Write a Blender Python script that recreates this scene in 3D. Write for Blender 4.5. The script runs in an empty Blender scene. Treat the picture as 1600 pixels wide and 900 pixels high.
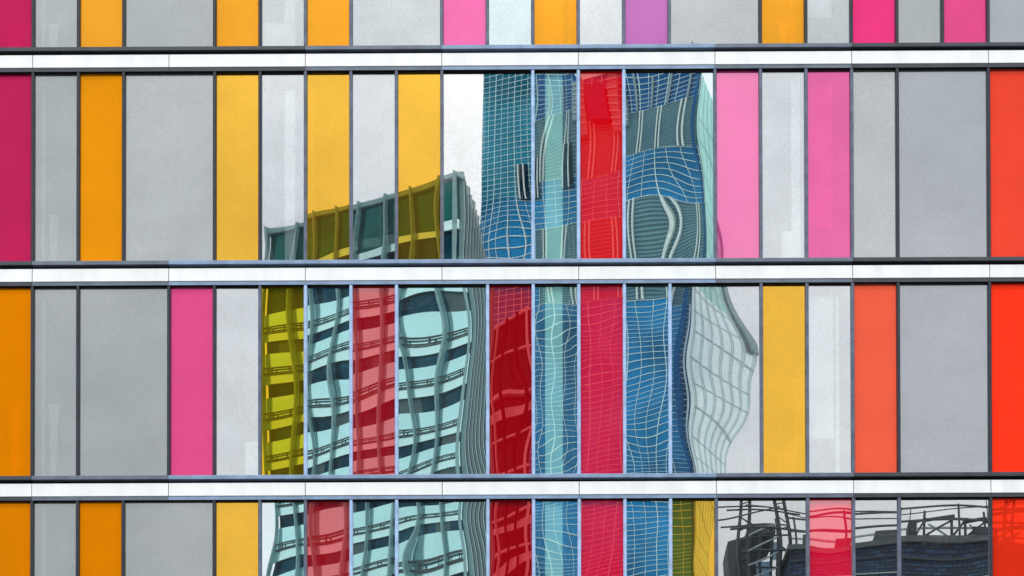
import bpy, bmesh, math, random
from mathutils import Vector, Matrix

S = bpy.context.scene
COL = S.collection
R = random.Random(11)

# ------------------------------------------------------------------ camera
F, PX, PY = 4275.0, 800.0, 2100.0          # focal length and level point, in 1600-wide pixels
YAW, PIT, ROL = -0.00717, 0.02255, -0.00162
CAM = Vector((0.0, -50.0, 1.7))
_r0 = Vector((math.cos(YAW), -math.sin(YAW), 0))
_f0 = Vector((math.sin(YAW), math.cos(YAW), 0))
_fw = _f0 * math.cos(PIT) + Vector((0, 0, math.sin(PIT)))
_up = _f0 * -math.sin(PIT) + Vector((0, 0, math.cos(PIT)))
_rt = _r0 * math.cos(ROL) + _up * math.sin(ROL)
_u2 = _r0 * -math.sin(ROL) + _up * math.cos(ROL)
cd = bpy.data.cameras.new('camera')
cam = bpy.data.objects.new('camera', cd)
COL.objects.link(cam)
M = Matrix(((_rt.x, _u2.x, -_fw.x, CAM.x), (_rt.y, _u2.y, -_fw.y, CAM.y), (_rt.z, _u2.z, -_fw.z, CAM.z), (0, 0, 0, 1)))
cam.matrix_world = M
cd.sensor_width = 36.0
cd.lens = F / 1600.0 * 36.0
cd.shift_x = 0.0
cd.shift_y = (PY - 450.0) / 1600.0
cd.clip_start = 0.5
cd.clip_end = 6000.0
S.camera = cam


def at(px, py, y):
    """World point on the plane of that y that the camera sees at a place of the photograph."""
    d = _fw * F + _rt * (px - PX) - _u2 * (py - PY)
    t = (y - CAM.y) / d.y
    return CAM + d * t


def mirrored(px, py, y):
    """The real place of what the facade (y = 0.085) reflects at a place of the photograph, y metres behind it."""
    p = at(px, py, y)
    return Vector((p.x, 0.17 - p.y, p.z))


# ------------------------------------------------------------------ world, sun, exposure
SUN_EL, SUN_AZ = math.radians(52), math.radians(188)     # behind the camera, facing the facade
w = bpy.data.worlds.new('World')
S.world = w
w.use_nodes = True
nt = w.node_tree
for n in list(nt.nodes):
    nt.nodes.remove(n)


def N(t, kind, **kw):
    n = t.nodes.new(kind)
    for k, v in kw.items():
        setattr(n, k, v)
    return n


def math_node(t, op, a, b=None, clamp=False):
    n = N(t, 'ShaderNodeMath', operation=op, use_clamp=clamp)
    for i, v in enumerate((a, b)):
        if v is None:
            continue
        if isinstance(v, (int, float)):
            n.inputs[i].default_value = v
        else:
            t.links.new(v, n.inputs[i])
    return n.outputs[0]


def ramp(t, fac, stops):
    n = N(t, 'ShaderNodeValToRGB')
    e = n.color_ramp.elements
    while len(e) < len(stops):
        e.new(0.5)
    for el, (p, c) in zip(e, stops):
        el.position = p
        el.color = (c[0], c[1], c[2], 1) if isinstance(c, tuple) else (c, c, c, 1)
    t.links.new(fac, n.inputs[0])
    return n.outputs[0]


SKY_GAIN = 1.5
out = N(nt, 'ShaderNodeOutputWorld')
bg = N(nt, 'ShaderNodeBackground')
bg.inputs[1].default_value = 0.1
sky = N(nt, 'ShaderNodeTexSky', sky_type='NISHITA', sun_disc=False)
sky.sun_elevation = SUN_EL
sky.sun_rotation = SUN_AZ
sky.air_density = 1.0
sky.dust_density = 2.0
tc = N(nt, 'ShaderNodeTexCoord')
sep = N(nt, 'ShaderNodeSeparateXYZ')
nt.links.new(tc.outputs['Generated'], sep.inputs[0])
# overcast: three times brighter overhead than at the horizon, with soft cloud mottling
el = math_node(nt, 'MAXIMUM', sep.outputs[2], 0.0)
grad = math_node(nt, 'ADD', math_node(nt, 'MULTIPLY', el, 1.15), 0.6)
mp = N(nt, 'ShaderNodeMapping')
mp.inputs['Scale'].default_value = (1.0, 1.0, 1.6)
mp.inputs['Location'].default_value = (0.63, 0.0, 0.35)
nt.links.new(tc.outputs['Generated'], mp.inputs[0])
n1 = N(nt, 'ShaderNodeTexNoise')
n1.inputs['Scale'].default_value = 5.5
n1.inputs['Detail'].default_value = 5.0
n1.inputs['Roughness'].default_value = 0.5
nt.links.new(mp.outputs[0], n1.inputs[0])
cloud = ramp(nt, n1.outputs[0], [(0.30, (0.80, 0.83, 0.86)), (0.48, (0.99, 1.00, 1.01)), (0.62, (1.20, 1.20, 1.20))])
mul = N(nt, 'ShaderNodeVectorMath', operation='SCALE')
nt.links.new(cloud, mul.inputs[0])
nt.links.new(math_node(nt, 'MULTIPLY', grad, SKY_GAIN / 0.1), mul.inputs['Scale'])
mx = N(nt, 'ShaderNodeMixRGB')
mx.inputs[0].default_value = 0.93
nt.links.new(sky.outputs[0], mx.inputs[1])
nt.links.new(mul.outputs[0], mx.inputs[2])
nt.links.new(mx.outputs[0], bg.inputs[0])
nt.links.new(bg.outputs[0], out.inputs[0])

sd = bpy.data.lights.new('sun', 'SUN')
sd.energy = 1.4
sd.angle = math.radians(12)
sd.color = (1.0, 0.97, 0.92)
sun = bpy.data.objects.new('sun', sd)
COL.objects.link(sun)
sun_dir = Vector((math.sin(SUN_AZ) * math.cos(SUN_EL), math.cos(SUN_AZ) * math.cos(SUN_EL), math.sin(SUN_EL)))
sun.rotation_euler = (-sun_dir).to_track_quat('-Z', 'Y').to_euler()
sun.location = sun_dir * 200

S.view_settings.view_transform = 'Standard'
S.view_settings.look = 'None'
S.view_settings.exposure = 0.0
S.view_settings.gamma = 1.0
S.view_settings.use_curve_mapping = False
S.cycles.max_bounces = 9
S.cycles.glossy_bounces = 5
S.cycles.diffuse_bounces = 3
S.cycles.transparent_max_bounces = 12
S.cycles.sample_clamp_indirect = 4.0


# ------------------------------------------------------------------ helpers
def lin(c):
    return tuple((v / 255 / 12.92) if v / 255 <= 0.04045 else ((v / 255 + 0.055) / 1.055) ** 2.4 for v in c)


def thing(name, label, cat, loc=(0, 0, 0), group=None):
    o = bpy.data.objects.new(name, None)
    COL.objects.link(o)
    o.location = loc
    o.empty_display_size = 0.5
    o['label'] = label
    o['category'] = cat
    if group:
        o['group'] = group
    return o


def part(name, me, parent=None, mat=None, loc=None, label=None, rot=None):
    o = bpy.data.objects.new(name, me)
    COL.objects.link(o)
    if mat is not None and not me.materials:
        me.materials.append(mat)
    if parent is not None:
        o.parent = parent
        base = Vector(parent.location)
    else:
        base = Vector((0, 0, 0))
    if loc is not None:
        o.location = Vector(loc) - base
    else:
        o.location = -base
    if rot is not None:
        o.rotation_euler = rot
    if label:
        o['label'] = label
    return o


def box_mesh(name, x0, x1, y0, y1, z0, z1, bevel=0.0):
    bm = bmesh.new()
    v = [bm.verts.new(p) for p in ((x0, y0, z0), (x1, y0, z0), (x1, y1, z0), (x0, y1, z0), (x0, y0, z1), (x1, y0, z1), (x1, y1, z1), (x0, y1, z1))]
    for f in ((0, 3, 2, 1), (4, 5, 6, 7), (0, 1, 5, 4), (1, 2, 6, 5), (2, 3, 7, 6), (3, 0, 4, 7)):
        bm.faces.new([v[i] for i in f])
    if bevel:
        bmesh.ops.bevel(bm, geom=bm.edges[:], offset=bevel, segments=2, affect='EDGES', profile=0.5)
    me = bpy.data.meshes.new(name)
    bm.to_mesh(me)
    bm.free()
    return me


def profile_mesh(name, prof, x0, x1, smooth=False):
    """A closed (y, z) outline swept along x, with end caps."""
    bm = bmesh.new()
    a = [bm.verts.new((x0, y, z)) for y, z in prof]
    b = [bm.verts.new((x1, y, z)) for y, z in prof]
    n = len(prof)
    for i in range(n):
        f = bm.faces.new((a[i], a[(i + 1) % n], b[(i + 1) % n], b[i]))
        f.smooth = smooth
    bm.faces.new(a[::-1])
    bm.faces.new(b)
    bmesh.ops.recalc_face_normals(bm, faces=bm.faces[:])
    me = bpy.data.meshes.new(name)
    bm.to_mesh(me)
    bm.free()
    return me


def new_mat(name):
    m = bpy.data.materials.new(name)
    m.use_nodes = True
    t = m.node_tree
    p = t.nodes['Principled BSDF']
    return m, t, p


def paint(name, col, rough=0.5, metal=0.0, mottle=0.12, scale=3.0, streak=0.0, spec=0.5):
    m, t, p = new_mat(name)
    tcn = N(t, 'ShaderNodeTexCoord')
    info = N(t, 'ShaderNodeObjectInfo')
    add = N(t, 'ShaderNodeVectorMath', operation='ADD')
    t.links.new(tcn.outputs['Object'], add.inputs[0])
    rnd = N(t, 'ShaderNodeVectorMath', operation='SCALE')
    rnd.inputs[0].default_value = (37.0, 11.0, 53.0)
    t.links.new(info.outputs['Random'], rnd.inputs['Scale'])
    t.links.new(rnd.outputs[0], add.inputs[1])
    mpn = N(t, 'ShaderNodeMapping')
    mpn.inputs['Scale'].default_value = (1, 1, 1.0 - 0.9 * streak)
    t.links.new(add.outputs[0], mpn.inputs[0])
    no = N(t, 'ShaderNodeTexNoise')
    no.inputs['Scale'].default_value = scale
    no.inputs['Detail'].default_value = 6
    t.links.new(mpn.outputs[0], no.inputs[0])
    c = ramp(t, no.outputs[0], [(0.3, tuple(v * (1 - mottle) for v in col)), (0.7, tuple(min(1, v * (1 + mottle)) for v in col))])
    t.links.new(c, p.inputs['Base Color'])
    p.inputs['Roughness'].default_value = rough
    p.inputs['Metallic'].default_value = metal
    p.inputs['Specular IOR Level'].default_value = spec
    return m


def glassy(name, col, body, rough=0.08, mottle=0.15, scale=0.15):
    """Coated facade glass of a far building: a tinted mirror over a body colour."""
    m, t, p = new_mat(name)
    outn = t.nodes['Material Output']
    t.nodes.remove(p)
    tcn = N(t, 'ShaderNodeTexCoord')
    no = N(t, 'ShaderNodeTexNoise')
    no.inputs['Scale'].default_value = scale
    no.inputs['Detail'].default_value = 6
    t.links.new(tcn.outputs['Object'], no.inputs[0])
    c = ramp(t, no.outputs[0], [(0.32, tuple(v * (1 - mottle) for v in col)), (0.68, tuple(min(1, v * (1 + mottle)) for v in col))])
    g = N(t, 'ShaderNodeBsdfGlossy')
    g.inputs['Roughness'].default_value = rough
    d = N(t, 'ShaderNodeBsdfDiffuse')
    t.links.new(c, g.inputs['Color'])
    t.links.new(c, d.inputs['Color'])
    mixn = N(t, 'ShaderNodeMixShader')
    mixn.inputs[0].default_value = body
    t.links.new(g.outputs[0], mixn.inputs[1])
    t.links.new(d.outputs[0], mixn.inputs[2])
    t.links.new(mixn.outputs[0], outn.inputs[0])
    return m


# ------------------------------------------------------------------ materials of the office facade
def pane_material():
    """Mirror-coated glass: object colour = tint, its alpha = share of body colour in the laminate."""
    m, t, p = new_mat('coated_glass')
    outn = t.nodes['Material Output']
    t.nodes.remove(p)
    info = N(t, 'ShaderNodeObjectInfo')
    geo = N(t, 'ShaderNodeNewGeometry')
    # thin film of dirt, rain streaks and a few specks
    n_f = N(t, 'ShaderNodeTexNoise')
    n_f.inputs['Scale'].default_value = 0.9
    n_f.inputs['Detail'].default_value = 7
    n_f.inputs['Roughness'].default_value = 0.62
    t.links.new(geo.outputs['Position'], n_f.inputs[0])
    film = ramp(t, n_f.outputs[0], [(0.28, 0.90), (0.5, 0.965), (0.72, 1.02)])
    n_g = N(t, 'ShaderNodeTexNoise')
    n_g.inputs['Scale'].default_value = 26
    n_g.inputs['Detail'].default_value = 3
    t.links.new(geo.outputs['Position'], n_g.inputs[0])
    grain = ramp(t, n_g.outputs[0], [(0.3, 0.945), (0.7, 1.02)])
    n_s = N(t, 'ShaderNodeTexVoronoi', feature='F1')
    n_s.inputs['Scale'].default_value = 2.1
    n_s.inputs['Randomness'].default_value = 1.0
    mpn = N(t, 'ShaderNodeMapping')
    mpn.inputs['Scale'].default_value = (1.5, 1, 0.8)
    t.links.new(geo.outputs['Position'], mpn.inputs[0])
    t.links.new(mpn.outputs[0], n_s.inputs[0])
    speck = ramp(t, n_s.outputs['Distance'], [(0.028, 0.45), (0.055, 1.0)])
    sel = math_node(t, 'GREATER_THAN', n_s.outputs['Color'], 0.72)
    dark = N(t, 'ShaderNodeMixRGB')
    dark.inputs[1].default_value = (1, 1, 1, 1)
    t.links.new(sel, dark.inputs[0])
    t.links.new(speck, dark.inputs[2])
    col = info.outputs['Color']
    for s in (film, grain, dark.outputs[0]):
        mm = N(t, 'ShaderNodeMixRGB', blend_type='MULTIPLY')
        mm.inputs[0].default_value = 1.0
        t.links.new(col, mm.inputs[1])
        t.links.new(s, mm.inputs[2])
        col = mm.outputs[0]
    g = N(t, 'ShaderNodeBsdfGlossy')
    g.inputs['Roughness'].default_value = 0.0
    at_ = N(t, 'ShaderNodeAttribute', attribute_type='OBJECT', attribute_name='coating')
    wash = N(t, 'ShaderNodeMixRGB')
    t.links.new(at_.outputs['Fac'], wash.inputs[0])
    t.links.new(col, wash.inputs[1])
    wash.inputs[2].default_value = (0.95, 0.97, 1.0, 1)
    t.links.new(wash.outputs[0], g.inputs['Color'])
    tr = N(t, 'ShaderNodeBsdfTransparent')
    t.links.new(col, tr.inputs['Color'])
    d = N(t, 'ShaderNodeBsdfDiffuse')
    t.links.new(col, d.inputs['Color'])
    m1 = N(t, 'ShaderNodeMixShader')
    sh = N(t, 'ShaderNodeAttribute', attribute_type='OBJECT', attribute_name='shine')
    t.links.new(sh.outputs['Fac'], m1.inputs[0])
    t.links.new(tr.outputs[0], m1.inputs[1])
    t.links.new(g.outputs[0], m1.inputs[2])
    m2 = N(t, 'ShaderNodeMixShader')
    t.links.new(info.outputs['Alpha'], m2.inputs[0])
    t.links.new(m1.outputs[0], m2.inputs[1])
    t.links.new(d.outputs[0], m2.inputs[2])
    t.links.new(m2.outputs[0], outn.inputs[0])
    return m


def pane_back_material():
    m, t, p = new_mat('glass_inner_face')
    outn = t.nodes['Material Output']
    t.nodes.remove(p)
    tr = N(t, 'ShaderNodeBsdfTransparent')
    tr.inputs[0].default_value = (0.97, 0.98, 0.97, 1)
    g = N(t, 'ShaderNodeBsdfGlossy')
    g.inputs['Roughness'].default_value = 0.0
    g.inputs['Color'].default_value = (0.96, 0.98, 1.0, 1)
    m1 = N(t, 'ShaderNodeMixShader')
    m1.inputs[0].default_value = 0.32
    t.links.new(tr.outputs[0], m1.inputs[1])
    t.links.new(g.outputs[0], m1.inputs[2])
    t.links.new(m1.outputs[0], outn.inputs[0])
    return m


GLASS, GLASS_BACK = pane_material(), pane_back_material()
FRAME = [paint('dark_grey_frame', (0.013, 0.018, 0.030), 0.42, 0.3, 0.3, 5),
         paint('faint_glow_frame', (0.085, 0.105, 0.155), 0.42, 0.3, 0.3, 5),  # paler copies of the dark frame, with the central bluish glow in their colour
         paint('blue_glow_frame', (0.29, 0.42, 0.64), 0.45, 0.2, 0.2, 5)]
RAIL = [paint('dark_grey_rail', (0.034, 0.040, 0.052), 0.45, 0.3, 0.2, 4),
        paint('faint_glow_rail', (0.10, 0.125, 0.17), 0.45, 0.3, 0.2, 4),  # rails likewise: glow of the middle bays put into the colour
        paint('blue_glow_rail', (0.17, 0.25, 0.38), 0.45, 0.2, 0.2, 4)]
WHITE = paint('white_coated_panel', (0.66, 0.69, 0.71), 0.35, 0.0, 0.07, 3.5, 0.75)
BLACK = paint('black_recess_shade', (0.006, 0.006, 0.008), 0.8, 0, 0.2, 3, spec=0.1)  # shade of the gaps and soffits put into a near-black colour
CEIL = paint('ceiling_board', (0.11, 0.115, 0.11), 0.9)
ROOM = paint('room_plaster', (0.15, 0.16, 0.16), 0.9)
BULK = paint('bulkhead_board', (0.03, 0.03, 0.035), 0.9)
BLIND = paint('pale_blind_cloth', (0.85, 0.87, 0.86), 0.9, 0, 0.05)
STONE = paint('grey_stone_cladding', (0.25, 0.25, 0.25), 0.8, 0, 0.2, 0.8)

# ------------------------------------------------------------------ ground
gm = bpy.data.meshes.new('ground')
gm.from_pydata([(-1500, -1500, 0), (1500, -1500, 0), (1500, 1500, 0), (-1500, 1500, 0)], [], [(0, 1, 2, 3)])
g = part('ground', gm, None, paint('paving', (0.20, 0.20, 0.195), 0.85, 0, 0.3, 0.4))
g['kind'] = 'structure'

# ------------------------------------------------------------------ the office facade
X0, MOD = -9.186, 0.8409
ZB0, STO = 26.574, 3.9932
KMIN, KMAX = -5, 26
YG = 0.085                                   # plane of the glass
office = thing('office_building', 'long glass fronted office block with coloured and clear mirror panes between white bands', 'office building', (0, 0, 0))


def gx(k):
    return X0 + MOD * k


def zb(b):
    return ZB0 - STO * b


# what each pane shows where it mirrors plain sky (sRGB), and its share of body colour
TINT = {
    'mag': ((200, 42, 96), 0.30, 'crimson purple glass pane'),
    'org': ((252, 158, 22), 0.30, 'orange glass pane'),
    'oro': ((236, 140, 6), 0.30, 'deep orange glass pane'),
    'amb': ((254, 172, 52), 0.28, 'amber glass pane'),
    'yel': ((250, 196, 74), 0.07, 'yellow glass pane'),
    'olv': ((240, 200, 44), 0.10, 'yellow glass pane'),
    'pnk': ((240, 120, 180), 0.25, 'pink glass pane'),
    'hot': ((255, 66, 136), 0.30, 'hot pink glass pane'),
    'ros': ((236, 88, 148), 0.30, 'rose pink glass pane'),
    'bub': ((240, 116, 174), 0.12, 'pale pink glass pane'),
    'vio': ((200, 122, 192), 0.30, 'violet glass pane'),
    'red': ((255, 8, 16), 0.52, 'red glass pane'),
    'cri': ((238, 4, 58), 0.52, 'crimson glass pane'),
    'drd': ((250, 8, 34), 0.27, 'dark red glass pane'),
    'sal': ((255, 34, 50), 0.26, 'salmon red glass pane'),
    'cor': ((255, 102, 74), 0.36, 'coral glass pane'),
    'ver': ((255, 78, 56), 0.38, 'vermilion glass pane'),
    'rdo': ((255, 58, 32), 0.58, 'bright red orange glass pane'),
    'pka': ((246, 70, 165), 0.33, 'pale pink glass pane'),
    'pkr': ((255, 12, 62), 0.50, 'pink and red glass pane'),
    'gr1': ((188, 193, 194), 0.10, None),  # grey steps of clear glass; part of the sky's uneven brightness put in
    'gr2': ((200, 204, 205), 0.10, None),
    'gr3': ((208, 213, 215), 0.08, None),
    'gr4': ((187, 191, 197), 0.10, None),
    'clr': ((226, 230, 232), 0.015, None),
    'cld': ((220, 224, 226), 0.01, None),
    'wht': ((250, 252, 252), 0.0, None),
    'cyn': ((222, 236, 238), 0.05, None),
    'tec': ((228, 248, 250), 0.02, None),
    'tea': ((228, 248, 250), 0.02, None),
}
# rows of panes: (first mullion, next mullion, kind)
ROWS = {
    0: [(-1, 0, 'mag'), (0, 1, 'gr1'), (1, 2, 'amb'), (2, 4, 'gr1'), (4, 5, 'amb'), (5, 6, 'gr3'), (6, 7, 'amb'), (7, 9, 'gr3'), (9, 10, 'pnk'), (10, 11, 'cyn'),
        (11, 12, 'amb'), (12, 13, 'clr'), (13, 14, 'vio'), (14, 16, 'gr2'), (16, 17, 'amb'), (17, 18, 'gr3'), (18, 19, 'hot'), (19, 20, 'gr1'), (20, 21, 'ros'), (21, 22, 'gr4')],
    1: [(-1, 0, 'mag'), (0, 1, 'gr1'), (1, 2, 'org'), (2, 4, 'gr2'), (4, 5, 'yel'), (5, 6, 'clr'), (6, 7, 'yel'), (7, 8, 'clr'), (8, 9, 'yel'), (9, 11, 'wht'),
        (11, 12, 'tec'), (12, 13, 'red'), (13, 15, 'tea'), (15, 16, 'pka'), (16, 17, 'clr'), (17, 18, 'bub'), (18, 19, 'gr2'), (19, 21, 'gr4'), (21, 22, 'ver')],
    2: [(-1, 0, 'oro'), (0, 1, 'gr1'), (1, 3, 'gr1'), (3, 4, 'ros'), (4, 5, 'clr'), (5, 6, 'olv'), (6, 7, 'tea'), (7, 8, 'sal'), (8, 10, 'tea'), (10, 11, 'drd'),
        (11, 12, 'tec'), (12, 13, 'cri'), (13, 14, 'tea'), (14, 16, 'clr'), (16, 17, 'yel'), (17, 18, 'clr'), (18, 19, 'cor'), (19, 21, 'gr4'), (21, 22, 'rdo')],
    3: [(-1, 0, 'oro'), (0, 1, 'gr1'), (1, 2, 'oro'), (2, 4, 'gr1'), (4, 5, 'yel'), (5, 6, 'tea'), (6, 7, 'sal'), (7, 8, 'tea'), (8, 10, 'tea'), (10, 11, 'drd'),
        (11, 12, 'tec'), (12, 13, 'cri'), (13, 14, 'tea'), (14, 15, 'yel'), (15, 17, 'cld'), (17, 18, 'pkr'), (18, 19, 'cld'), (19, 21, 'cld'), (21, 22, 'rdo')],
}
OUTSIDE = {-1: 'org gr1 mag gr2 yel clr ros gr3'.split(), 4: 'gr1 org clr yel gr2 sal tea oro'.split()}
for r in (-1, 4):
    seq, k, i = [], -1, 0
    while k < 22:
        wd = 2 if i % 4 == 3 and k < 20 else 1
        seq.append((k, k + wd, OUTSIDE[r][i % 8]))
        k += wd
        i += 1
    ROWS[r] = seq
for r, seq in ROWS.items():
    k, i = -1, r
    while k > KMIN:
        seq.insert(0, (k - 1, k, ['gr1', 'org', 'gr2', 'mag'][i % 4]))
        k -= 1
        i += 1
    k = 22
    while k < KMAX:
        seq.append((k, k + 1, ['gr4', 'ver', 'gr2', 'rdo'][i % 4]))
        k += 1
        i += 1

# hand-set lenses in single panes: (centre x px, centre y px, shift x px, shift y px, radius x px, radius y px, kind)
# 'bump': potential  A*exp(-(dx/rx)^2-(dz/rz)^2);  strength in pixels of the largest shift
LENS = {
    (2, 14): [('sq', 1093, 585, -0.66, 190)],
    (2, 5): [('sq', 440, 600, -0.20, 300)],
    (2, 8): [('bump', 655, 480, 10, 60, 70), ('bump', 680, 690, -12, 60, 60), ('bump', 735, 580, -9, 40, 110)],
    (2, 10): [('bump', 805, 610, 14, 40, 90), ('tilt', -6, 0)],
    (3, 8): [('bump', 690, 800, -16, 60, 50), ('bump', 650, 880, 12, 50, 60)],
    (1, 13): [('tilt', -6, 0), ('bump', 1010, 200, -9, 60, 80), ('bump', 1040, 380, 10, 60, 70), ('bump', 1095, 330, -12, 40, 60)],
    (1, 12): [('tilt', 0, -10), ('bump', 930, 330, 6, 50, 60)],
    (1, 11): [('bump', 890, 160, -12, 40, 50)],
    (1, 9): [('bump', 800, 380, 14, 50, 60), ('bump', 700, 350, 8, 50, 60)],
    (1, 15): [('tilt', 6, 0), ('bump', 1148, 395, -24, 40, 55)],
    (2, 13): [('bump', 1010, 470, 10, 40, 45), ('bump', 1010, 730, -10, 40, 40)],
    (2, 12): [('bump', 930, 540, -9, 40, 35)],
    (3, 15): [('bump', 1190, 850, 5, 50, 60)],
    (3, 19): [('bump', 1470, 850, 14, 90, 70)],
    (3, 6): [('bump', 510, 820, 10, 60, 60)],
    (2, 7): [('bump', 585, 700, -12, 60, 60)],
}
KD = 6600.0                                  # image shift in pixels per radian of pane slope
PM = 85.0                                    # pixels per metre on the facade


def pane_mesh(r, k0, k1, rnd):
    hw = 0.035
    x0, x1 = gx(k0) + hw - 0.012, gx(k1) - hw + 0.012
    z1, z0 = zb(r - 1) - 0.16, zb(r) + 0.20
    cx, cz = (x0 + x1) / 2, (z0 + z1) / 2
    nx, nz = (16 if k1 - k0 == 1 else 32), 64
    amp = 1.0
    tq = 9 if r in (2, 3) else 4
    tx, tz = rnd.uniform(-tq, tq) / KD, rnd.uniform(-tq, tq) / KD
    px_, pz_ = rnd.uniform(-0.22, 0.10) * PM / KD, rnd.uniform(-0.05, 0.05) * PM / KD
    def wave_set(n, lo, hi):
        out_ = []
        for i in range(n):
            lam = rnd.uniform(lo, hi)
            ang = rnd.uniform(-1.3, 1.3)
            kx, kz = math.sin(ang) * 6.283 / lam, math.cos(ang) * 6.283 / lam
            out_.append((rnd.uniform(1.5, 4.2) / KD / (6.283 / lam), kx, kz, rnd.uniform(0, 6.28)))
        return out_
    waves = wave_set(4, 1.3, 2.8) + wave_set(1, 0.7, 1.2)
    inner = wave_set(5, 1.0, 2.6)
    if 11 <= k0 <= 14:
        waves = [(a_ * 1.35, kx, kz, ph) for a_, kx, kz, ph in waves]
    lens = LENS.get((r, k0), [])
    if lens:
        waves = waves[:3]
    L = []
    for ln in lens:
        if ln[0] == 'tilt':
            tx, tz = ln[1] / KD, -ln[2] / KD
        elif ln[0] == 'sq':
            c = at(ln[1], ln[2], YG)
            px_ = 0.0
            tx = 0.0
            L.append(('sq', c.x, c.z, ln[3] * PM / KD, ln[4] / PM))
        else:
            c = at(ln[1], ln[2], YG)
            L.append(('b', c.x, c.z, ln[3] / KD * ln[4] / PM / 0.86, ln[4] / PM, ln[5] / PM))

    def h(x, z):
        v = tx * (x - cx) + tz * (z - cz) + 0.5 * px_ * (x - cx) ** 2 + 0.5 * pz_ * (z - cz) ** 2
        for a, kx, kz, ph in waves:
            v += a * math.sin(kx * x + kz * z + ph)
        for q in L:
            if q[0] == 'sq':
                v += 0.5 * q[3] * (x - q[1]) ** 2 * math.exp(-((z - q[2]) / q[4]) ** 2)
            else:
                v += q[3] * math.exp(-((x - q[1]) / q[4]) ** 2 - ((z - q[2]) / q[5]) ** 2)
        return v
    verts, faces = [], []
    for j in range(nz + 1):
        for i in range(nx + 1):
            x, z = (x1 - x0) * (i / nx - 0.5), (z1 - z0) * (j / nz - 0.5)
            verts.append((x, h(cx + x, cz + z), z))
    for j in range(nz):
        for i in range(nx):
            a = j * (nx + 1) + i
            faces.append((a, a + 1, a + nx + 2, a + nx + 1))
    nf = len(faces)
    # the inner leaf of the sealed unit bows the other way, so it throws a second, shifted image
    b = len(verts)
    n2x, n2z = nx // 2, nz // 2
    for j in range(n2z + 1):
        for i in range(n2x + 1):
            x, z = (x1 - x0) * (i / n2x - 0.5), (z1 - z0) * (j / n2z - 0.5)
            v = -0.7 * h(cx + x, cz + z) + 1.2 * (tx * x + tz * z)
            for a_, kx, kz, ph in inner:
                v += a_ * math.sin(kx * x + kz * z + ph)
            verts.append((x, 0.022 + v, z))
    for j in range(n2z):
        for i in range(n2x):
            a = b + j * (n2x + 1) + i
            faces.append((a, a + 1, a + n2x + 2, a + n2x + 1))
    me = bpy.data.meshes.new('glass_pane')
    me.from_pydata(verts, [], faces)
    me.materials.append(GLASS)
    me.materials.append(GLASS_BACK)
    for i, p in enumerate(me.polygons):
        p.use_smooth = True
        p.material_index = 0 if i < nf else 1
    return me, (cx, YG, cz)


COAT = {'red': 0.42, 'cri': 0.42, 'drd': 0.20, 'sal': 0.25, 'pkr': 0.85, 'pka': 0.34, 'tea': 0.3, 'tec': 0.3}
SHINE = {'sal': 0.80, 'olv': 0.80, 'yel': 0.66, 'drd': 0.72, 'tea': 0.71, 'tec': 0.50, 'cld': 0.68, 'bub': 0.60, 'pka': 0.62, 'wht': 0.55, 'clr': 0.50, 'rdo': 0.6}
for r in sorted(ROWS):
    for k0, k1, kind in ROWS[r]:
        rnd = random.Random(r * 1000 + k0 * 7 + 3)
        me, loc = pane_mesh(r, k0, k1, rnd)
        rgb, body, label = TINT[kind]
        o = part('glass_pane', me, office, None, loc, label)
        shine = SHINE.get(kind, 0.47)
        gain = body + (1 - body) * (shine + (1 - shine) ** 2 * 0.40) * 1.60
        c = [min(1.0, 1.05 * v / gain) for v in lin(rgb)]
        o.color = (c[0], c[1], c[2], body)
        o['shine'] = shine
        o['coating'] = COAT.get(kind, 0.0)

# mullions: rounded-nose bars running from the sill to the soffit
def mullion_mesh():
    z = STO / 2
    prof = [(-0.031, 0.12), (-0.033, 0.03), (-0.026, 0.012), (-0.010, 0.004), (0.010, 0.004), (0.026, 0.012), (0.033, 0.03), (0.031, 0.12)]
    bm = bmesh.new()
    z0, z1 = -STO / 2 + 0.20, STO / 2 - 0.196
    a = [bm.verts.new((x, y, z0)) for x, y in prof]
    b = [bm.verts.new((x, y, z1)) for x, y in prof]
    n = len(prof)
    for i in range(n):
        f = bm.faces.new((a[i], a[(i + 1) % n], b[(i + 1) % n], b[i]))
    bm.faces.new(a[::-1])
    bm.faces.new(b)
    bmesh.ops.recalc_face_normals(bm, faces=bm.faces[:])
    me = bpy.data.meshes.new('mullion')
    bm.to_mesh(me)
    bm.free()
    return me


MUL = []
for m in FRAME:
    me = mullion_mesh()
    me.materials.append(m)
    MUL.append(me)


def glow_level(r, k):  # how much painted glow a mullion gets, most in the middle
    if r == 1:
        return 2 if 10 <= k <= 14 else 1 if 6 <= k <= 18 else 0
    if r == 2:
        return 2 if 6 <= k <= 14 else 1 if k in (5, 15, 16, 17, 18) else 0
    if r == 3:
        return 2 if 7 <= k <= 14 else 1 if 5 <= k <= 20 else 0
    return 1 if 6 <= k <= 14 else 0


FL = [None, 'mullion with a faint painted glow', 'mullion with a bluish painted glow']
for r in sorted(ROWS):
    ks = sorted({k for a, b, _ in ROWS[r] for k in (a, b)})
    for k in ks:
        f = glow_level(r, k)
        part('mullion', MUL[f], office, None, (gx(k), 0, (zb(r - 1) + zb(r)) / 2), FL[f])

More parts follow.
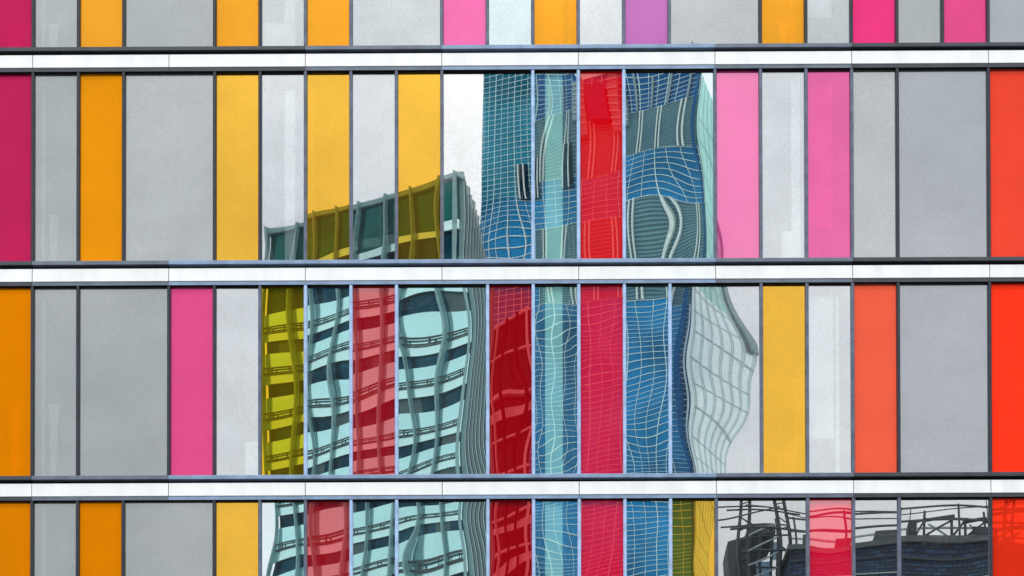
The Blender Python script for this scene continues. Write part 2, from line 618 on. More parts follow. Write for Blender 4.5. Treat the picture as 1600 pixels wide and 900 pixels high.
# the white bands with their rails, in lengths of three modules
PW = 3 * MOD
fas = profile_mesh('fascia_panel', [(-0.012, -0.119), (0.0, -0.123), (0.10, -0.123), (0.10, 0.123), (0.012, 0.123), (0.004, 0.117)], -PW / 2 + 0.006, PW / 2 - 0.006)
fas.materials.append(WHITE)
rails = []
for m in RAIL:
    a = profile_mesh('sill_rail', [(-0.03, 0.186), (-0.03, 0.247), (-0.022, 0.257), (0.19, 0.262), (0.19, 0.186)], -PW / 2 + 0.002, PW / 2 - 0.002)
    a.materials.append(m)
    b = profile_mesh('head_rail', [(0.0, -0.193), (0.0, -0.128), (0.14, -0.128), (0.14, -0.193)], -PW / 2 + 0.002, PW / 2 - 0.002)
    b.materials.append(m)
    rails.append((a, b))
lining = profile_mesh('recess_lining', [(0.11, 0.126), (0.11, 0.184), (0.20, 0.184), (0.20, 0.126)], -PW / 2, PW / 2)
lining.materials.append(BLACK)
soffit = profile_mesh('soffit_strip', [(0.003, -0.199), (0.003, -0.195), (0.21, -0.195), (0.21, -0.199)], -PW / 2, PW / 2)
soffit.materials.append(BLACK)
for b in range(-2, 5):
    for i in range(-2, 9):
        kc = 3 * i + 1.5
        if kc > KMAX + 0.6:
            continue
        lo = (gx(kc), 0, zb(b))
        part('fascia_panel', fas, office, None, lo)
        hot = {0: (10, 14), 1: (5, 14), 2: (5, 15)}.get(b)  # bays whose rails carry the painted glow
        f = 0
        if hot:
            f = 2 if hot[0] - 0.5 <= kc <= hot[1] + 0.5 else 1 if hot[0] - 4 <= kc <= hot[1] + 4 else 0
        lab = [None, 'rail with a faint painted glow', 'rail with a bluish painted glow'][f]
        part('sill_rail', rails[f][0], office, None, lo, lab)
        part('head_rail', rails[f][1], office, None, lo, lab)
        part('recess_lining', lining, office, None, lo)
        part('soffit_strip', soffit, office, None, lo)

# rooms behind the glass
XA, XB = gx(KMIN) - 0.05, gx(KMAX) + 0.05
for b in range(-2, 5):
    part('floor_slab', box_mesh('floor_slab', XA, XB, 0.215, 7.0, zb(b) - 0.10, zb(b) + 0.12), office, CEIL)
    if b < 4:
        part('bulkhead', box_mesh('bulkhead', XA, XB, 0.42, 0.55, zb(b) - 0.40, zb(b) - 0.102), office, BULK)
        part('back_wall', box_mesh('back_wall', XA, XB, 7.0, 7.2, zb(b + 1) + 0.12, zb(b) - 0.10), office, ROOM)
for x in (XA - 0.3, XB + 0.05):
    part('end_wall', box_mesh('end_wall', x, x + 0.25, -0.05, 12, 0, zb(-2) + 1.0), office, STONE)
part('core_wall', box_mesh('core_wall', XA, XB, 7.3, 12, 0, zb(-2) + 0.9), office, STONE)
part('base_wall', box_mesh('base_wall', XA, XB, 0.03, 7.0, 0, zb(4) - 0.205), office, STONE)
part('parapet', box_mesh('parapet', XA, XB, 0.03, 7.2, zb(-2) + 0.27, zb(-2) + 1.0), office, STONE)


def behind(name, px0, px1, py0, py1, y, mat, t=0.02, taper=0.0, label=None):
    a, b = at(px0, py1, y), at(px1, py0, y)
    bm = bmesh.new()
    ww, hh = b.x - a.x, b.z - a.z
    v = []
    for yy in (0, t):
        for x, z in ((ww * taper, 0), (ww * (1 - taper * 1.6), 0), (ww, hh), (0, hh)):
            v.append(bm.verts.new((x, yy, z)))
    for f in ((0, 1, 2, 3), (7, 6, 5, 4), (0, 4, 5, 1), (1, 5, 6, 2), (2, 6, 7, 3), (3, 7, 4, 0)):
        bm.faces.new([v[i] for i in f])
    me = bpy.data.meshes.new(name)
    bm.to_mesh(me)
    bm.free()
    return part(name, me, office, mat, (a.x, y, a.z), label)


for y0, y1 in ((-40, 80), (140, 420), (468, 760), (798, 1080)):       # slim white post by the second bay
    behind('interior_post', 64.5, 71, y0, y1, 0.24, BLIND, 0.06)
    behind('interior_post', 31, 35, y0, y1, 0.24, BLIND, 0.06)
for y0, y1 in ((37, 84), (335, 415), (630, 750)):
    behind('tapered_blind', 76, 92, y0, y1, 0.15, BLIND, 0.02, 0.18)
    behind('tapered_blind', 15, 33, y0 + 2, y1, 0.15, BLIND, 0.02, 0.18)
for x0, x1, y0, y1 in ((445, 461, -10, 82), (410, 446, 36, 82), (445, 461, 142, 412), (1262, 1299, -10, 27), (1234, 1241, -10, 76),
                       (1237, 1250, 120, 362), (1222, 1251, 361, 410), (1262, 1300, 134, 356), (1263, 1302, 462, 685), (1306, 1311, 462, 750),
                       (1240, 1256, 590, 690), (1226, 1246, 690, 750), (478, 492, 140, 412), (383, 406, 690, 750), (536, 545, -10, 80)):
    behind('roller_blind', x0, x1, y0, y1, 0.16 + R.random() * 0.06, BLIND)
for x0, x1, y0, y1 in ((1214, 1224, 705, 750), (1216, 1236, 30, 76)):
    behind('tapered_blind', x0, x1, y0, y1, 0.14, BLIND, 0.02, 0.3)

STRIP = paint('pale_green_column_strip', (0.55, 0.80, 0.73), 0.8, 0, 0.04)  # stands for an interior column; added between the leaves so it reads bright
STRIP_D = paint('dark_strip_edge', (0.02, 0.08, 0.12), 0.8, 0, 0.04)
for y0, y1 in ((-60, 79), (115, 412), (448, 746), (784, 1080)):
    a_, b_ = (849, 880) if y1 == 79 else (852, 879)
    behind('column_strip', a_, b_, y0, y1, YG + 0.010, STRIP, 0.003)
    behind('strip_edge', b_ + 0.5, b_ + 7, y0, y1, YG + 0.010, STRIP_D, 0.003)

# a cord loop hanging behind two of the panes
def cord(pts, rad, parent, name='blind_cord'):
    cu = bpy.data.curves.new(name, 'CURVE')
    cu.dimensions = '3D'
    cu.bevel_depth = rad
    cu.bevel_resolution = 1
    sp = cu.splines.new('POLY')
    sp.points.add(len(pts) - 1)
    for p, q in zip(sp.points, pts):
        p.co = (q[0], q[1], q[2], 1)
    tmp = bpy.data.objects.new('tmp', cu)
    COL.objects.link(tmp)
    me = bpy.data.meshes.new_from_object(tmp.evaluated_get(bpy.context.evaluated_depsgraph_get()))
    bpy.data.objects.remove(tmp)
    return part(name, me, parent, BLIND)


cord([at(x, y, 0.14) for x, y in ((1285, 680), (1284, 692), (1280, 702), (1272, 705), (1264, 702))], 0.006, office)
cord([at(x, y, 0.14) for x, y in ((446, 33), (447, 50), (447, 80))], 0.006, office)

# ------------------------------------------------------------------ the buildings mirrored in the glass
class Face:
    """A vertical wall from p to q (plan points); n points out of it."""
    def __init__(self, p, q, centre):
        self.p = Vector((p[0], p[1]))
        d = Vector((q[0], q[1])) - self.p
        self.len = d.length
        self.u = d.normalized()
        n = Vector((self.u.y, -self.u.x))
        if (Vector(centre) - self.p).dot(n) > 0:
            n = -n
        self.n = n
        self.rot = math.atan2(self.u.y, self.u.x)

    def pt(self, s, o=0.0):
        return self.p + self.u * s + self.n * o

    def box(self, name, parent, mat, s0, s1, z0, z1, o0, o1, me=None, label=None):
        sg = 1 if Vector((-self.u.y, self.u.x)).dot(self.n) > 0 else -1
        if me is None:
            hw = (s1 - s0) / 2
            ya, yb = sorted((sg * o0, sg * o1))
            me = box_mesh(name, -hw, hw, ya, yb, 0, z1 - z0)
            me.materials.append(mat)
        c = self.pt((s0 + s1) / 2)
        return part(name, me, parent, None, (c.x, c.y, z0), label, (0, 0, self.rot))


def prism(name, plan, z0, z1, parent, mat, label=None):
    bm = bmesh.new()
    a = [bm.verts.new((x, y, z0)) for x, y in plan]
    b = [bm.verts.new((x, y, z1)) for x, y in plan]
    n = len(plan)
    for i in range(n):
        bm.faces.new((a[i], a[(i + 1) % n], b[(i + 1) % n], b[i]))
    bm.faces.new(a[::-1])
    bm.faces.new(b)
    bmesh.ops.recalc_face_normals(bm, faces=bm.faces[:])
    me = bpy.data.meshes.new(name)
    bm.to_mesh(me)
    bm.free()
    me.materials.append(mat)
    return part(name, me, parent, None, None, label)


def level_point(px, py, z):
    """Mirrored plan point at height z seen at (px, py)."""
    lo, hi = 20.0, 900.0
    for _ in range(60):
        mid = (lo + hi) / 2
        if at(px, py, mid).z < z:
            lo = mid
        else:
            hi = mid
    return mirrored(px, py, lo)


def pole_mesh(name, a, b, rad):
    bm = bmesh.new()
    a, b = Vector(a), Vector(b)
    d = (b - a)
    mt = Matrix.Translation((a + b) / 2) @ d.to_track_quat('Z', 'Y').to_matrix().to_4x4()
    bmesh.ops.create_cone(bm, cap_ends=True, segments=8, radius1=rad, radius2=rad, depth=d.length, matrix=mt)
    me = bpy.data.meshes.new(name)
    bm.to_mesh(me)
    bm.free()
    return me


# --- banded office block (reflected left of centre)
A_PALE = glassy('pale_teal_glass', (0.49, 0.79, 0.79), 0.12, 0.15)
A_SPAN = glassy('pale_spandrel', (0.58, 0.84, 0.82), 0.15, 0.2)
A_DARK = glassy('dark_teal_glass', (0.006, 0.04, 0.065), 0.3, 0.05, 0.5, 0.3)
A_FIN = paint('teal_grey_fin', (0.22, 0.40, 0.41), 0.4, 0.0)
A_RAIL = paint('dark_balcony_rail', (0.02, 0.035, 0.04), 0.5)
A_LOUV = paint('dark_louvre', (0.06, 0.11, 0.12), 0.5)
ca = mirrored(722, 274, 130)
zr = ca.z
la = level_point(424, 362, zr)
ra = level_point(766, 402, zr)
plan = [(ca.x, ca.y), (la.x, la.y), (la.x + ra.x - ca.x, la.y + ra.y - ca.y), (ra.x, ra.y)]
cen = (sum(p[0] for p in plan) / 4, sum(p[1] for p in plan) / 4)
banded = thing('banded_office_block', 'block of pale glass bands and dark windows mirrored left of the blue tower', 'office block', (cen[0], cen[1], 0))
prism('core', plan, 0, zr - 0.3, banded, A_DARK)
LF, RF = Face(plan[0], plan[1], cen), Face(plan[0], plan[3], cen)
LF.box('roof_edge', banded, A_FIN, -0.2, LF.len + 0.2, zr - 0.3, zr, -0.5, 0.35)
A_TOP = glassy('top_storey_glass', (0.016, 0.11, 0.10), 0.4, 0.05, 0.4, 0.4)
LF.box('top_glazing', banded, A_TOP, 0, LF.len, zr - 3.14, zr - 0.31, 0.01, 0.12)
STA = 3.06
z = zr - 3.15
LF.box('spandrel_band', banded, A_SPAN, -0.05, LF.len, z - 0.50, z, 0.02, 0.25)
fin_top = zr + 0.08
z -= 0.5
z -= 2.1
i = 0
while z > 2 and i < 26:
    # pale glass, then a strip, then dark windows (the core shows)
    LF.box('glass_band', banded, A_PALE, 0, LF.len, z - 1.45, z, 0.02, 0.16)
    LF.box('spandrel_band', banded, A_SPAN, 0, LF.len, z - 2.16, z - 1.46, 0.02, 0.20)
    if i < 13:
        LF.box('balcony_rail', banded, A_RAIL, 0, LF.len, z - 1.52, z - 1.43, 0.30, 0.36)
        LF.box('balcony_rail', banded, A_RAIL, 0, LF.len, z - 1.16, z - 1.07, 0.30, 0.36)
        n = 15
        for j in range(n):
            s = (j + 0.5) * LF.len / n
            LF.box('rail_post', banded, A_RAIL, s - 0.03, s + 0.03, z - 1.44, z - 1.16, 0.30, 0.36)
        for j in range(2):
            s = (j + R.random() * 0.7) * LF.len / 2
            LF.box('window_blind', banded, A_LOUV, s, s + LF.len / 5 * 0.5, z - STA + 0.02, z - 2.18, 0.01, 0.04)
    z -= STA
    i += 1
nf = 8
for j in range(nf + 1):
    s = j * LF.len / nf
    wd = 0.06 if j % 2 else 0.035
    LF.box('vertical_fin', banded, A_FIN, s - wd, s + wd, 2, fin_top, 0.22, 0.55)
for j in range(16):
    s = 0.3 + j * (RF.len - 0.3) / 16
    RF.box('louvre_fin', banded, A_LOUV if j % 2 else A_FIN, s, s + 0.28, 2, zr + (0.3 if j % 3 == 0 else 0.05), 0.0, 0.30)

# --- tall blue tower (reflected in the middle)
T_BLUE = glassy('blue_tower_glass', (0.010, 0.17, 0.37), 0.40, 0.12, 0.55, 0.11)
T_DEEP = glassy('deep_blue_glass', (0.008, 0.085, 0.24), 0.45, 0.12, 0.3, 0.1)
T_PALE = glassy('pale_green_glass', (0.50, 0.82, 0.76), 0.5, 0.2, 0.1, 0.1)
T_FACET = glassy('pale_sky_glass', (0.80, 0.95, 0.97), 0.2, 0.15, 0.08, 0.1)
T_LINE = paint('pale_glazing_bar', (0.70, 0.88, 0.92), 0.5)
T_BAR = paint('pale_double_bar', (0.74, 0.84, 0.80), 0.5)
T_PLANT = paint('purple_grey_plant_box', (0.05, 0.03, 0.17), 0.6)
T_TOP = paint('crown_steel', (0.26, 0.36, 0.40), 0.5)


def hatch_mat():
    m, t, p = new_mat('louvred_storey')
    tcn = N(t, 'ShaderNodeTexCoord')
    sp = N(t, 'ShaderNodeSeparateXYZ')
    t.links.new(tcn.outputs['Object'], sp.inputs[0])
    wv = math_node(t, 'FRACT', math_node(t, 'MULTIPLY', sp.outputs[2], 2.9))
    no = N(t, 'ShaderNodeTexNoise')
    no.inputs['Scale'].default_value = 0.2
    t.links.new(tcn.outputs['Object'], no.inputs[0])
    f = math_node(t, 'GREATER_THAN', wv, 0.5)
    a = ramp(t, no.outputs[0], [(0.35, (0.010, 0.065, 0.10)), (0.65, (0.02, 0.10, 0.13))])
    b = ramp(t, no.outputs[0], [(0.35, (0.05, 0.19, 0.28)), (0.65, (0.12, 0.31, 0.34))])
    mxn = N(t, 'ShaderNodeMixRGB')
    t.links.new(f, mxn.inputs[0])
    t.links.new(a, mxn.inputs[1])
    t.links.new(b, mxn.inputs[2])
    t.links.new(mxn.outputs[0], p.inputs['Base Color'])
    p.inputs['Roughness'].default_value = 0.4
    return m


T_HATCH = hatch_mat()
ct = mirrored(1087, 500, 250)
zt = mirrored(1000, 106, 252).z
lt = mirrored(759, 500, 259)
rt = mirrored(1116, 500, 262)
bt = (lt.x + rt.x - ct.x, lt.y + rt.y - ct.y)
plan = [(ct.x, ct.y), (lt.x, lt.y), (bt[0], bt[1] - 10), (rt.x, rt.y)]
cen = (sum(p[0] for p in plan) / 4, sum(p[1] for p in plan) / 4)
tower = thing('glass_tower', 'tall blue glass tower with pale grid lines mirrored in the middle panes', 'tower', (cen[0], cen[1], 0))
prism('core', plan, 0, zt - 2, tower, T_DEEP)
TF, TS = Face(plan[0], plan[1], cen), Face(plan[0], plan[3], cen)


def tz(py):
    return mirrored(930, py, 254).z


T_TEAL = glassy('teal_tower_glass', (0.010, 0.18, 0.27), 0.40, 0.12, 0.6, 0.11)
tl = TF.len


def ts(px):
    return tl * (1087 - px) / (1087 - 759)


def grid(s0, s1, za, zb_, glass, step, nv, thick):
    TF.box('glazing', tower, glass, s0, s1, za, zb_, 0.01, 0.12)
    n = max(3, int(round((zb_ - za) / step)))
    hw = (s1 - s0) / 2
    me = box_mesh('transom', -hw, hw, -0.03, 0.03, -0.028, 0.028)
    me.materials.append(T_LINE)
    for j in range(n + 1):
        c = TF.pt(s0 + hw, 0.16)
        part('transom', me, tower, None, (c.x, c.y, za + (zb_ - za) * j / n), None, (0, 0, TF.rot))
    for j in range(nv + 1):
        s = s0 + j * (s1 - s0) / nv
        wd = thick if j % 3 == 0 else thick * 0.5
        TF.box('glazing_bar', tower, T_LINE, max(s0, s - wd), min(s1, s + wd), za, zb_, 0.13, 0.21)


zones = [(110, 172, 'crown'), (172, 265, 'hatch'), (265, 335, 'grid'), (335, 478, 'hatch'), (478, 1100, 'grid')]
sm = ts(837)
TF.box('upper_core', tower, T_DEEP, sm + 0.01, tl - 0.01, zt - 6, tz(77), -9.0, 0.0)
TF.box('upper_core', tower, T_DEEP, ts(903), sm - 0.01, zt - 6, tz(89), -7.0, 0.0)
grid(sm + 0.002, tl, tz(290), tz(76), T_TEAL, 0.62, 8, 0.035)
grid(sm + 0.002, tl, tz(1100), tz(290) - 0.002, T_BLUE, 0.62, 8, 0.035)
for y0, y1, kind in zones:
    za, zb_ = tz(y1) + 0.001, tz(y0) - 0.001
    if kind == 'grid':
        grid(0, sm, za, zb_, T_BLUE, 0.64, 13, 0.042)
    elif kind == 'hatch':
        TF.box('louvred_band', tower, T_HATCH, 0, sm, za, zb_, 0.01, 0.10)
        for j in range(7):
            s = (j + 0.5) * sm / 7
            for q in (-0.22, 0.22):
                TF.box('double_bar', tower, T_BAR, s + q - 0.07, s + q + 0.07, za, zb_, 0.12, 0.40)
    else:
        grid(0, ts(903), za, zb_, T_DEEP, 0.6, 12, 0.05)
        grid(ts(903) + 0.002, sm, za, tz(88), T_DEEP, 0.6, 4, 0.05)
        for j in range(9):
            s = (j + 0.5) * sm / 9
            TF.box('crown_post', tower, T_TOP, s - 0.10, s + 0.10, za, zb_ + R.uniform(-0.7, -0.2), 0.25, 0.5)


TF.box('plant_box', tower, T_PLANT, ts(957), ts(926), tz(182), tz(130), 0.1, 1.2)
for a, b in ((905, 921), (960, 974)):
    TF.box('crown_panel', tower, T_TOP, ts(b), ts(a), tz(200), tz(116), 0.1, 0.8)
for j in range(7):
    yy = 120 + j * 11
    TF.box('crown_bar', tower, T_BAR, ts(922), ts(906), tz(yy), tz(yy - 1.5), 0.82, 0.95)
    TF.box('crown_bar', tower, T_BAR, ts(975), ts(959), tz(yy + 4), tz(yy + 2.5), 0.82, 0.95)
# recesses and a corner column on the front
RECESS = glassy('recess_dark_glass', (0.004, 0.02, 0.04), 0.5, 0.1)
for a, b, y0, y1 in ((812, 826, 240, 297), (841, 851, 230, 290), (886, 902, 226, 280)):
    TF.box('recess_panel', tower, RECESS, ts(b), ts(a), tz(y1), tz(y0), 0.35, 0.42)
    for q in (a + 2, (a + b) / 2 + 2):
        TF.box('double_bar', tower, T_BAR, ts(q + 0.8), ts(q - 0.8), tz(y1), tz(y0), 0.43, 0.55)
TF.box('corner_column', tower, T_DEEP, 0.1, 0.3, 0, tz(108), 0.42, 0.6)
TS.box('side_glazing', tower, T_FACET, 0, TS.len, 0, tz(440), 0.02, 0.14)
TS.box('side_glazing', tower, T_PALE, 0, TS.len, tz(440) + 0.01, zt - 1.5, 0.02, 0.14, None, 'pale green upper side glazing')
SIDE_LINE = paint('thin_side_bar', (0.64, 0.80, 0.82), 0.6)
for j in range(7):
    s = 0.2 + j * (TS.len - 0.4) / 6
    TS.box('side_bar', tower, SIDE_LINE, s - 0.007, s + 0.007, 40, zt - 1.5, 0.15, 0.2)
TS.box('side_screen', tower, paint('teal_grey_screen', (0.12, 0.27, 0.26), 0.5), TS.len * 0.89, TS.len, tz(508), zt - 1.6, 0.21, 0.3)
for j in range(34):
    zz = 50 + j * (zt - 54) / 34
    TS.box('side_transom', tower, SIDE_LINE, 0, TS.len, zz, zz + 0.012, 0.15, 0.19)

# --- dark narrow block between the two (reflected in the dark red panes)
C_DARK = glassy('smoked_glass', (0.03, 0.03, 0.035), 0.6, 0.15, 0.4, 0.3)
C_MID = paint('grey_concrete_band', (0.55, 0.50, 0.50), 0.7)
p0, p1 = mirrored(818, 478, 182), mirrored(735, 490, 190)
p2, p3 = mirrored(735, 490, 205), mirrored(815, 478, 200)
plan = [(p0.x, p0.y), (p1.x, p1.y), (p2.x, p2.y), (p3.x, p3.y)]
cen = (sum(p[0] for p in plan) / 4, sum(p[1] for p in plan) / 4)
smoked = thing('smoked_glass_block', 'narrow dark glass block with pale floor lines mirrored beside the blue tower', 'office block', (cen[0], cen[1], 0))
prism('core', plan, 0, p0.z, smoked, C_DARK)
CF = Face(plan[0], plan[1], cen)
z = p0.z
for j in range(18):
    CF.box('floor_line', smoked, C_MID, 0, CF.len, z - 0.22, z, 0.0, 0.25)
    if j in (2, 5, 6, 10):
        CF.box('concrete_band', smoked, C_MID, 0, CF.len, z - 1.6, z - 0.9, 0.0, 0.12)
    z -= 3.4
for j in range(8):
    s = j * CF.len / 7
    CF.box('facade_bar', smoked, C_MID if j % 3 == 0 else C_DARK, s - 0.06, s + 0.06, 2, p0.z, 0.25, 0.4)

# --- brick block with roof rails (reflected bottom right)
def brick_mat():
    m, t, p = new_mat('dark_slate_brick')
    tcn = N(t, 'ShaderNodeTexCoord')
    mpn = N(t, 'ShaderNodeMapping')
    mpn.inputs['Rotation'].default_value = (math.radians(90), 0, 0)
    t.links.new(tcn.outputs['Object'], mpn.inputs[0])
    br = N(t, 'ShaderNodeTexBrick')
    br.inputs['Scale'].default_value = 1.0
    br.inputs['Color1'].default_value = (0.004, 0.018, 0.042, 1)
    br.inputs['Color2'].default_value = (0.02, 0.09, 0.17, 1)
    br.inputs['Mortar'].default_value = (0.003, 0.005, 0.010, 1)
    br.inputs['Mortar Size'].default_value = 0.035
    br.inputs['Brick Width'].default_value = 0.52
    br.inputs['Row Height'].default_value = 0.17
    t.links.new(mpn.outputs[0], br.inputs[0])
    no = N(t, 'ShaderNodeTexNoise')
    no.inputs['Scale'].default_value = 0.35
    no.inputs['Detail'].default_value = 4
    t.links.new(tcn.outputs['Object'], no.inputs[0])
    mm = N(t, 'ShaderNodeMixRGB', blend_type='MULTIPLY')
    mm.inputs[0].default_value = 1
    t.links.new(br.outputs[0], mm.inputs[1])
    t.links.new(ramp(t, no.outputs[0], [(0.35, (0.45, 0.7, 1.1)), (0.65, (1.3, 1.25, 1.2))]), mm.inputs[2])
    t.links.new(mm.outputs[0], p.inputs['Base Color'])
    p.inputs['Roughness'].default_value = 0.6
    return m


BRICK = brick_mat()
COPE = paint('grey_coping', (0.10, 0.12, 0.13), 0.8)
STEEL = paint('dark_scaffold_steel', (0.03, 0.045, 0.055), 0.5)
GALV = paint('pale_galvanised_steel', (0.42, 0.50, 0.50), 0.5)
q0, q1 = mirrored(1222, 854, 100), mirrored(1760, 850, 99)
zp = q0.z
plan = [(q0.x, q0.y), (q1.x, q1.y), (q1.x, q1.y - 14), (q0.x, q0.y - 14)]
cen = (sum(p[0] for p in plan) / 4, sum(p[1] for p in plan) / 4)
brickb = thing('brick_block', 'low dark brick block with guard rails along its roof, mirrored at the bottom right', 'building', (cen[0], cen[1], 0))
BF = Face(plan[0], plan[1], cen)
prism('wall', plan, 0, zp - 0.25, brickb, BRICK)
prism('coping', [(q0.x - 0.15, q0.y + 0.15), (q1.x, q1.y + 0.15), (q1.x, q1.y - 14), (q0.x - 0.15, q0.y - 14)], zp - 0.25, zp, brickb, COPE)
bl = BF.len
for dz in (0.95, 1.75):
    BF.box('guard_rail', brickb, STEEL, 0, bl, zp + dz - 0.05, zp + dz + 0.05, -0.6, -0.5)
    BF.box('guard_rail', brickb, GALV, 0, bl, zp + dz - 0.32, zp + dz - 0.24, -3.6, -3.5)
for j in range(7):
    s = 0.3 + j * (bl - 0.6) / 6
    BF.box('rail_post', brickb, STEEL, s - 0.05, s + 0.05, zp, zp + 1.85, -0.62, -0.52)
for px0, px1, ytop, mt in ((1236, 1256, 842, COPE), (1300, 1318, 846, STEEL), (1352, 1392, 844, COPE), (1410, 1424, 838, STEEL), (1500, 1556, 846, STEEL)):
    sa = (mirrored(px0, 850, 102).x - BF.p.x) / BF.u.x
    sb = (mirrored(px1, 850, 102).x - BF.p.x) / BF.u.x
    BF.box('roof_box', brickb, mt, min(sa, sb), max(sa, sb), zp + 0.002, mirrored(px0, ytop, 102).z, -2.8, -1.4)
for k_, (dz, h_) in enumerate(((0.75, 0.10), (1.7, 0.07), (2.6, 0.12))):
    BF.box('string_course', brickb, GALV if k_ == 1 else STEEL, 0, bl, zp - dz - h_, zp - dz, 0.0, 0.08)

# an open steel roof frame at its right-hand end, and the cables strung over the roof
def strut(name, parent, mat, a, b, rad):
    return part(name, pole_mesh(name, a, b, rad), parent, mat)


def roof_pt(px, py, y):
    return mirrored(px, py, y)


fr = thing('roof_frame', 'open dark steel frame with slanting braces on the roof of the mirrored brick block', 'roof frame', (roof_pt(1490, 850, 101).x, roof_pt(1490, 850, 101).y, zp))
xs = [1428, 1441, 1478, 1496, 1526, 1563, 1600]
for i in range(len(xs) - 1):
    for yy in (101.0, 102.6):
        strut('beam', fr, STEEL, roof_pt(xs[i] - 3, 831 - (i % 3) * 2, yy), roof_pt(xs[i + 1] + 4, 826 - (i % 2) * 4, yy), 0.07 + 0.03 * (i % 2))
    strut('brace', fr, STEEL, roof_pt(xs[i], 850, 101), roof_pt(xs[i + 1], 829, 101), 0.05)
    if i % 2:
        strut('brace', fr, GALV, roof_pt(xs[i] + 6, 834, 101), roof_pt(xs[i + 1], 852, 101.2), 0.05)
    strut('post', fr, STEEL, roof_pt(xs[i], 852, 101), roof_pt(xs[i], 812 if i in (1, 4) else 828, 101), 0.07)
for px, pt in ((1417, 805), (1531, 782), (1540, 790)):
    strut('whip_rod', fr, STEEL, roof_pt(px, 850, 102), roof_pt(px + 2, pt, 102), 0.03)


def cable(px0, py0, px1, py1, sag, y, rad, label):
    pts = []
    for i in range(13):
        t = i / 12
        p = roof_pt(px0 + (px1 - px0) * t, py0 + (py1 - py0) * t + sag * 4 * t * (1 - t), y)
        pts.append(p)
    cu = bpy.data.curves.new('cable', 'CURVE')
    cu.dimensions = '3D'
    cu.bevel_depth = rad
    cu.bevel_resolution = 1
    sp = cu.splines.new('POLY')
    sp.points.add(len(pts) - 1)
    for p, q in zip(sp.points, pts):
        p.co = (q[0], q[1], q[2], 1)
    tmp = bpy.data.objects.new('tmp', cu)
    COL.objects.link(tmp)
    me = bpy.data.meshes.new_from_object(tmp.evaluated_get(bpy.context.evaluated_depsgraph_get()))
    bpy.data.objects.remove(tmp)
    o = part('cable', me, None, STEEL)
    o['label'] = label
    o['category'] = 'cable'
    o['group'] = 'cables strung between the masts'


cable(1168, 790, 1582, 800, 10, 103.5, 0.045, 'uppermost dark cable sagging between the mirrored masts')
cable(1214, 800, 1582, 790, 22, 102.5, 0.035, 'deeply sagging cable mirrored just above the guard rails')
cable(1130, 812, 1214, 790, 6, 102.0, 0.05, 'short cable from plant house to the mast with long arms')

# roof plant and masts beside it
q0, q1 = mirrored(1148, 846, 104), mirrored(1190, 840, 103)
cen = ((q0.x + q1.x) / 2, q0.y - 2)
plant = thing('rooftop_plant_house', 'dark square plant house on thin steel legs, mirrored left of the brick block', 'plant house', (cen[0], cen[1], 0))
prism('housing', [(q0.x, q0.y), (q1.x, q1.y), (q1.x, q1.y - 4), (q0.x, q0.y - 4)], q0.z - 5, q0.z, plant, paint('dark_louvre_housing', (0.02, 0.03, 0.032), 0.7, 0, 0.5, 1.5))
prism('roof_cap', [(q0.x + .9, q0.y + .1), (q1.x + .5, q1.y + .1), (q1.x + .5, q1.y - 4), (q0.x + .9, q0.y - 4)], q0.z + 0.003, q0.z + 0.45, plant, COPE)
for x in (q0.x + 0.2, q1.x - 0.2):
    for y in (q0.y - 0.3, q0.y - 3.7):
        part('leg', box_mesh('leg', x - 0.12, x + 0.12, y - 0.12, y + 0.12, 0, q0.z - 5), plant, STEEL)


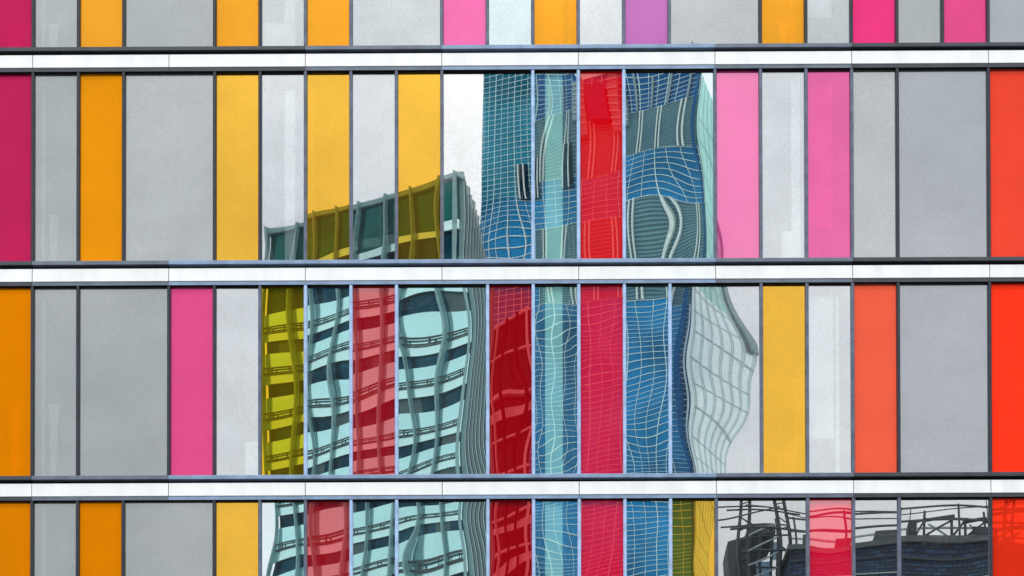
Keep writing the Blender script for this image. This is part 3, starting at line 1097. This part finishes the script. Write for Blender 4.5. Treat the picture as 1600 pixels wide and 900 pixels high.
def mast(px, ptop, y, label, lean, arms):
    t0 = mirrored(px, ptop, y)
    m = thing('lattice_mast', label, 'mast', (t0.x, t0.y, 0), 'steel masts beside the brick block')
    top = t0.z
    for dx in (-0.22, 0.22):
        part('post', pole_mesh('post', (t0.x + dx + lean, t0.y, 0), (t0.x + dx, t0.y, top), 0.085), m, STEEL)
    for j in range(9):
        zz = top - 0.6 - j * 0.8
        part('rung', pole_mesh('rung', (t0.x - 0.22 + lean * 0.02, t0.y, zz), (t0.x + 0.22, t0.y, zz - (0.4 if j % 2 else -0.2)), 0.04), m, STEEL)
    for dz, x0, x1, rr in arms:
        part('cross_arm', pole_mesh('cross_arm', (t0.x + x0, t0.y + 0.1, top - dz), (t0.x + x1, t0.y + 0.1, top - dz - 0.15), rr), m, STEEL)
    return m


mast(1214, 770, 101, 'steel mast with long cross arms mirrored in wide pane beside the pink one', 0.6, [(1.0, -2.6, 0.9, 0.06), (2.1, -2.3, 2.2, 0.07), (3.2, -1.2, 0.8, 0.05)])
mast(1582, 772, 106, 'steel mast with cross arms mirrored in the red pane at the corner', -0.3, [(0.9, -1.0, 1.2, 0.06), (1.6, -1.2, 0.9, 0.05), (2.6, -1.3, 1.3, 0.06)])
mast(1168, 772, 103, 'short cross armed mast on the dark plant house, mirrored above its roof', 0.4, [(0.7, -1.6, 1.9, 0.05), (1.9, -1.2, 1.1, 0.05)])

scaf = thing('scaffold_tower', 'dark tangle of scaffold poles with pale blue sheeting mirrored between plant house and mast', 'scaffold', (mirrored(1195, 880, 102).x, mirrored(1195, 880, 102).y, 0))
rs = random.Random(5)
for px in (1176, 1187, 1199, 1208):
    strut('standard', scaf, STEEL, mirrored(px, 1000, 102), mirrored(px + rs.uniform(-2, 2), 800 + rs.uniform(0, 30), 102), 0.06)
for py in (822, 842, 862, 882, 904, 926):
    strut('ledger', scaf, STEEL, mirrored(1168, py + rs.uniform(-4, 4), 102.2), mirrored(1222, py + rs.uniform(-4, 4), 102.2), 0.05)
    strut('brace', scaf, GALV, mirrored(1176, py + 18, 101.8), mirrored(1208, py, 101.8), 0.04)
SHEET = paint('pale_blue_sheeting', (0.30, 0.55, 0.80), 0.6)
for a, b, c, d in ((1184, 1199, 874, 905), (1200, 1210, 850, 872)):
    p, q = mirrored(a, d, 102.6), mirrored(b, c, 102.6)
    part('sheeting', box_mesh('sheeting', p.x, q.x, p.y - 0.03, p.y, p.z, q.z), scaf, SHEET)
